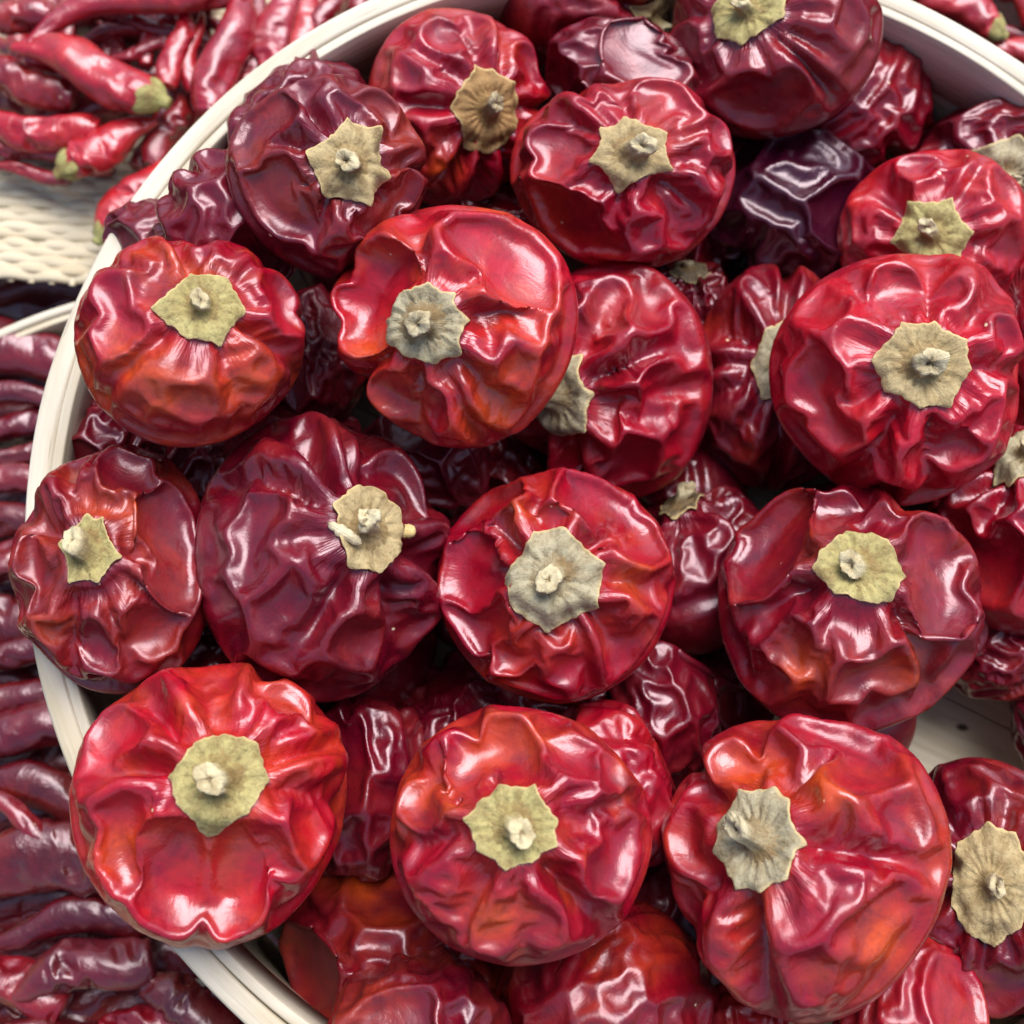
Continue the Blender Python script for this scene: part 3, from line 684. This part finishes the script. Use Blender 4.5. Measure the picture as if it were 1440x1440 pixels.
# lowest layer: peppers glimpsed only as dark shapes in the gaps
cent = [(CAM+p.d*p.t, rad_of(p)) for p in peps]
keep_clear = [at(1330, 1035, .004), at(1290, 1050, .004), at(1390, 1030, .004), at(1420, 1430, .004)]
low = []
rl = random.Random(21)
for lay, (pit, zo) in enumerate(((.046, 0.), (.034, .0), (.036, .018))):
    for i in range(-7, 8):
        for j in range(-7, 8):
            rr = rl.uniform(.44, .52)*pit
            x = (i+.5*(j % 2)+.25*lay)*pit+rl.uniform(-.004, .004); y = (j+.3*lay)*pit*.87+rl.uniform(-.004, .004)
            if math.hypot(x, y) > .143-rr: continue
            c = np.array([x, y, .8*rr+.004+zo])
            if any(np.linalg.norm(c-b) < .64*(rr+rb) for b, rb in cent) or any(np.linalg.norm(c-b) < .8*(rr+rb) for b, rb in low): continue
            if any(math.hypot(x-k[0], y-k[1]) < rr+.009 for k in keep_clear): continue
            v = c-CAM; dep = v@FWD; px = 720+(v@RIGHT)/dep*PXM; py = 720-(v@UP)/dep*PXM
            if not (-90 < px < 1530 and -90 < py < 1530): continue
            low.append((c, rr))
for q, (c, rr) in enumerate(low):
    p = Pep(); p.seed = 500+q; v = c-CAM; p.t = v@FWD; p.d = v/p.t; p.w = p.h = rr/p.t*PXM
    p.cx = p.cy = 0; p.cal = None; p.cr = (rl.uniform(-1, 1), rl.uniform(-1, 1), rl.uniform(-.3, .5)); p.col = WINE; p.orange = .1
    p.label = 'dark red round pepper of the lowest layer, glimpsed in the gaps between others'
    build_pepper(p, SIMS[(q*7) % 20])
print('low', len(low))

# ------------------------------------------------------------------ seed and flakes on the magenta-brown pepper's cap
def blob(name, loc, dirv, L, W_, T, colr, label, cat, group=None, seed=0):
    rr = np.random.default_rng(seed); n, k = 12, 12; V = []; G = []
    dv_ = np.array(dirv, float); dv_ /= np.linalg.norm(dv_); sd = np.cross(dv_, -FWD); sd /= np.linalg.norm(sd); nn = np.cross(sd, dv_)
    for i in range(n+1):
        s = i/n; e = max(.04, math.sqrt(max(0, 1-(2*s-1)**2))**.7)*(1+.1*rr.normal())
        for q in range(k):
            a = 2*math.pi*q/k
            V.append(dv_*(s-.5)*L+sd*e*W_*math.cos(a)+nn*e*T*math.sin(a)); G.append((.4, a, .6))
    F = [(i*k+q, i*k+(q+1) % k, (i+1)*k+(q+1) % k, (i+1)*k+q) for i in range(n) for q in range(k)]
    F += [tuple(range(k))[::-1], tuple(n*k+q for q in range(k))]
    o = mesh_obj(name, V, F, CALYX); vec_attr(o, 'grain', G); o.color = (*colr, 1); o.location = loc
    o['label'] = label; o['category'] = cat
    if group: o['group'] = group
    return o
def surf_hit(px, py):
    bpy.context.view_layer.update()
    ok, loc, *_ = sc.ray_cast(bpy.context.evaluated_depsgraph_get(), Vector(CAM), Vector(ray(px, py)).normalized())
    return np.array(loc)
h = surf_hit(572, 747); blob('seed', h-FWD*.0004, RIGHT, .0042, .0016, .0009, (.75, .50, .10), 'flat yellow pepper seed stuck beside the flaked cap', 'seed', seed=1)
h = surf_hit(485, 750); blob('stalk_flake', h-FWD*.0004, RIGHT*.8-UP*.5, .0085, .0013, .0008, (.80, .72, .50), 'pale splinter of broken stalk lying across the cap, its outer end pointing away', 'flake', 'stalk flakes', seed=2)
h = surf_hit(520, 733); blob('stalk_flake', h-FWD*.0004, RIGHT*.6+UP*.7, .0065, .0016, .0010, (.72, .66, .44), 'stubby crumb of broken stalk standing on the middle of the cap', 'flake', 'stalk flakes', seed=3)

# ------------------------------------------------------------------ long chillies
with ThreadPoolExecutor(4) as ex:
    CH = list(ex.map(dry_chilli, range(10)))
CAPF = None
def chilli(x0, y0, x1, y1, width, z, bend, colr, orange, label, group, cap=False, var=None, dz=0.0, seed=0):
    rr = random.Random(seed*13+7)
    a, b = at(x0, y0, z), at(x1, y1, z+dz)
    X = CH[(seed if var is None else var) % len(CH)]
    L_ = np.linalg.norm(b-a); ux = (b-a)/L_; zz = np.array([0, 0, 1.0]); uy = np.cross(zz, ux); uy /= np.linalg.norm(uy); uz = np.cross(ux, uy)
    wr = width/PXM*((a+b)/2-CAM)@FWD                              # metres wide
    roll = rr.uniform(0, 6.28); cr, sr = math.cos(roll), math.sin(roll)
    def place(Y):
        Y = np.asarray(Y, float); s = Y[:, 0]/ASP
        yy, zz_ = (Y[:, 1]*cr-Y[:, 2]*sr)*wr, (Y[:, 1]*sr+Y[:, 2]*cr)*wr*.85
        off = bend*L_*(4*s*(1-s))+.04*L_*np.sin(s*7+roll)
        return a+np.outer(s*L_, ux)+np.outer(yy+off, uy)+np.outer(zz_, uz)
    W = place(X); base = np.array([(a[0]+b[0])/2, (a[1]+b[1])/2, W[:, 2].min()])
    t = thing('long_chilli', label, 'chilli', base, group)
    F = LT.F.tolist()+[tuple(range(NP)), tuple((NS-1)*NP+q for q in range(NP))[::-1]]
    o = mesh_obj('skin', W-base, F, CHILLI, t); o.color = (*colr, orange)
    if cap:
        V = []; G = []; k = 20; rad0 = .5*.74
        ra = wr/(L_/ASP)                                         # keeps the cap round whatever the stretch
        prof = [(1.04, -.30*ra, .05), (1.12, -.10*ra, .2), (1.0, .15*ra, .3), (.72, .42*ra, .5), (.46, .52*ra, .6), (.36, .70*ra, .6), (.32, .80*ra, .75), (.02, .81*ra, .8)]
        for (e, h_, tip) in prof:
            for q in range(k):
                an = 2*math.pi*q/k; w_ = 1+.10*math.cos(5*an+seed)*(h_ < .5*ra)
                V.append((ASP*1.0+h_*1.0*.5-.05, e*rad0*w_*math.cos(an), e*rad0*w_*.85*math.sin(an))); G.append((.3, an, tip*.35))
        CF = [(i*k+q, i*k+(q+1) % k, (i+1)*k+(q+1) % k, (i+1)*k+q) for i in range(len(prof)-1) for q in range(k)]
        c = mesh_obj('calyx', place(V)-base, CF, CALYX, t); vec_attr(c, 'grain', G); c.color = (.42, .42, .16, 1)
    return t
GT, GL, GR = 'long chillies piled on the woven tray', 'long chillies filling the second basket', 'long chillies behind the far rim'
LT_ = 'long wrinkled red chilli lying in the heap on the woven tray'
LL_ = 'long leathery dark red chilli lying in the second basket'
LR_ = 'red chilli heaped behind the far rim of the big basket'
CR, CD, CV = (.40, .003, .012), (.22, .002, .009), (.30, .0035, .015)
CK, CKV = (.10, .0018, .006), (.135, .003, .010)
tray = [  # tail x,y  cap x,y  width  z  bend colour cap label
 (18, 62, 212, 138, 74, .012, .04, CR, True, 'broad smooth red chilli with a square green cap, topmost on the tray heap'),
 (222, 172, 98, 236, 62, .006, -.05, CR, True, 'short crinkled red chilli with a pale green pointed cap above the cane weave'),
 (20, 70, 345, -25, 62, .012, .08, CV, False, 'longest purplish red chilli arching above the broad smooth one on the tray'),
 (-60, 12, 75, 28, 52, .010, 0, CD, False, LT_), (-50, 95, 105, 140, 56, .004, .03, CD, False, LT_), (-50, 165, 140, 192, 54, .004, -.03, CR, False, LT_),
 (-40, 195, 92, 222, 34, .000, 0, CD, False, LT_), (-40, 232, 100, 250, 26, -.002, 0, CD, False, LT_),
 (256, 4, 232, 122, 34, .008, .05, CR, False, LT_), (282, 14, 268, 130, 30, .005, -.05, CR, False, LT_), (352, -30, 300, 165, 66, .010, -.03, CV, False, LT_),
 (372, -30, 345, 130, 44, .004, .02, CD, False, LT_), (405, -40, 378, 100, 54, .007, 0, CV, False, LT_), (440, -40, 415, 80, 46, .004, .02, CR, False, LT_), (480, -40, 450, 50, 44, .004, 0, CD, False, LT_),
 (228, 225, 146, 325, 56, .002, .03, CR, True, 'crinkled red chilli squeezed between cane weave and the big rim, cap downwards'),
 (262, 125, 215, 235, 42, .000, 0, CD, False, LT_), (95, 62, 232, 36, 26, .000, .03, CD, False, LT_), (150, 86, 246, 58, 24, .002, .02, CV, False, LT_),
 (40, 180, 230, 110, 50, -.006, 0, CD, False, LT_), (-20, 60, 160, 110, 55, -.006, 0, CD, False, LT_), (120, 20, 300, 70, 50, -.006, 0, CD, False, LT_), (290, 60, 200, 240, 50, -.006, 0, CD, False, LT_),
 (330, 50, 240, 190, 50, -.006, 0, CD, False, LT_), (420, 0, 330, 140, 50, -.006, 0, CD, False, LT_), (-60, 130, 120, 160, 50, -.007, 0, CD, False, LT_), (-60, 190, 160, 230, 40, -.007, 0, CD, False, LT_),
 (0, -10, 170, 10, 50, -.006, 0, CD, False, LT_), (180, -10, 300, 20, 50, -.004, 0, CD, False, LT_), (500, -60, 430, 40, 50, -.006, 0, CD, False, LT_), (560, -60, 490, 20, 50, -.006, 0, CD, False, LT_),
]
rt_ = random.Random(77)
for k in range(26):
    x, y = rt_.uniform(-20, 430), rt_.uniform(-20, 190)
    if y > 230-.5*x+60 and x > 150: continue
    if x < 140 and y > 170: continue
    a_ = rt_.choice((.15, .3, -.3, 1.7, 1.9, .1)); ln = rt_.uniform(110, 170)
    tray.append((x-ln/2*math.cos(a_), y-ln/2*math.sin(a_), x+ln/2*math.cos(a_), y+ln/2*math.sin(a_), rt_.uniform(26, 40), rt_.uniform(-.006, .002), rt_.uniform(-.06, .06), rt_.choice((CR, CD, CD)), False, LT_))
left = [
 (-120, 515, 110, 505, 84, -.006, .03, CKV), (-110, 556, 100, 566, 30, -.004, .02, CK), (-90, 604, 95, 598, 42, -.008, 0, CK), (-100, 640, 80, 642, 34, -.006, 0, CK),
 (-90, 680, 90, 682, 40, -.005, .02, CKV), (-110, 738, 85, 730, 52, -.007, -.03, CK), (-90, 792, 90, 796, 60, -.005, .02, CKV), (-100, 868, 80, 866, 72, -.008, 0, CK),
 (-80, 925, 100, 915, 46, -.006, .03, CK), (-100, 968, 110, 985, 50, -.007, 0, CK), (-110, 1046, 110, 1026, 88, -.005, .03, CKV), (-70, 1090, 165, 1150, 86, -.006, .03, CK),
 (-60, 1105, 110, 1200, 32, .000, .02, CD), (-130, 1240, 170, 1210, 112, -.004, .02, CK), (-20, 1322, 210, 1290, 56, -.006, .04, CK), (15, 1395, 215, 1340, 92, -.002, .03, CKV),
 (-90, 1330, 90, 1420, 80, -.006, 0, CD), (185, 1365, 330, 1450, 84, -.004, -.03, CK), (110, 1470, 300, 1420, 64, -.006, 0, CD), (-60, 1480, 140, 1450, 60, -.005, 0, CK), (280, 1480, 420, 1450, 60, -.008, 0, CK),
]
for y in range(480, 1500, 60): left.append((-110, y+10, 130, y, 70, -.022, .02, CK))
for x in (60, 160, 260, 360): left += [(x-80, 1440, x+110, 1400, 80, -.022, .02, CK), (x-120, 1360, x+80, 1330, 80, -.024, .02, CK), (x-100, 1290, x+60, 1270, 80, -.024, .02, CK)]
right = [
 (1268, -22, 1402, 38, 50, .012, .03, CR, True, 'red chilli with a fresh green cap poking up behind the far rim'),
 (1255, -30, 1390, 2, 40, .008, 0, CD, False, LR_), (1380, 70, 1500, 84, 46, .008, .03, CR, False, LR_), (1290, 10, 1420, 70, 44, .000, 0, CD, False, LR_), (1420, -10, 1500, 60, 40, .004, 0, CR, False, LR_), (1370, -30, 1500, 0, 44, .002, 0, CD, False, LR_), (1400, 30, 1520, 120, 44, -.002, 0, CD, False, LR_),
]
sd = 0
left += [(-60, 418, 150, 400, 50, -.045, .02, CK), (-40, 440, 140, 425, 50, -.05, .02, CK)]
for (x0, y0, x1, y1, wd, z, bd, c, cp, lb) in tray:
    sd += 1
    if lb == LT_: lb = 'thin pointed dried chilli in the heap on the woven tray' if wd < 38 else 'dark red chilli buried beneath the heap on the woven tray' if z < -.003 else LT_
    chilli(x0, y0, x1, y1, wd*1.0, z, bd, c, .2, lb, GT, cap=cp, seed=sd)
for (x0, y0, x1, y1, wd, z, bd, c) in left:
    sd += 1
    lb = ('broad leathery dark chilli with pale creases in the second basket' if wd > 75 else 'thin dark shrivelled chilli in the second basket' if wd < 45 else LL_) if z > -.02 else 'dark chilli buried under the others in the second basket'
    if z < -.04: lb = 'dark chilli lying low in the black gap between woven tray and second basket'
    chilli(x0, y0, x1, y1, wd*(.88 if wd > 75 else 1.05), z, bd, c, .12, lb, GL, seed=sd)
for (x0, y0, x1, y1, wd, z, bd, c, cp, lb) in right:
    sd += 1; chilli(x0, y0, x1, y1, wd, z, bd, c, .2, lb, GR, cap=cp, seed=sd)
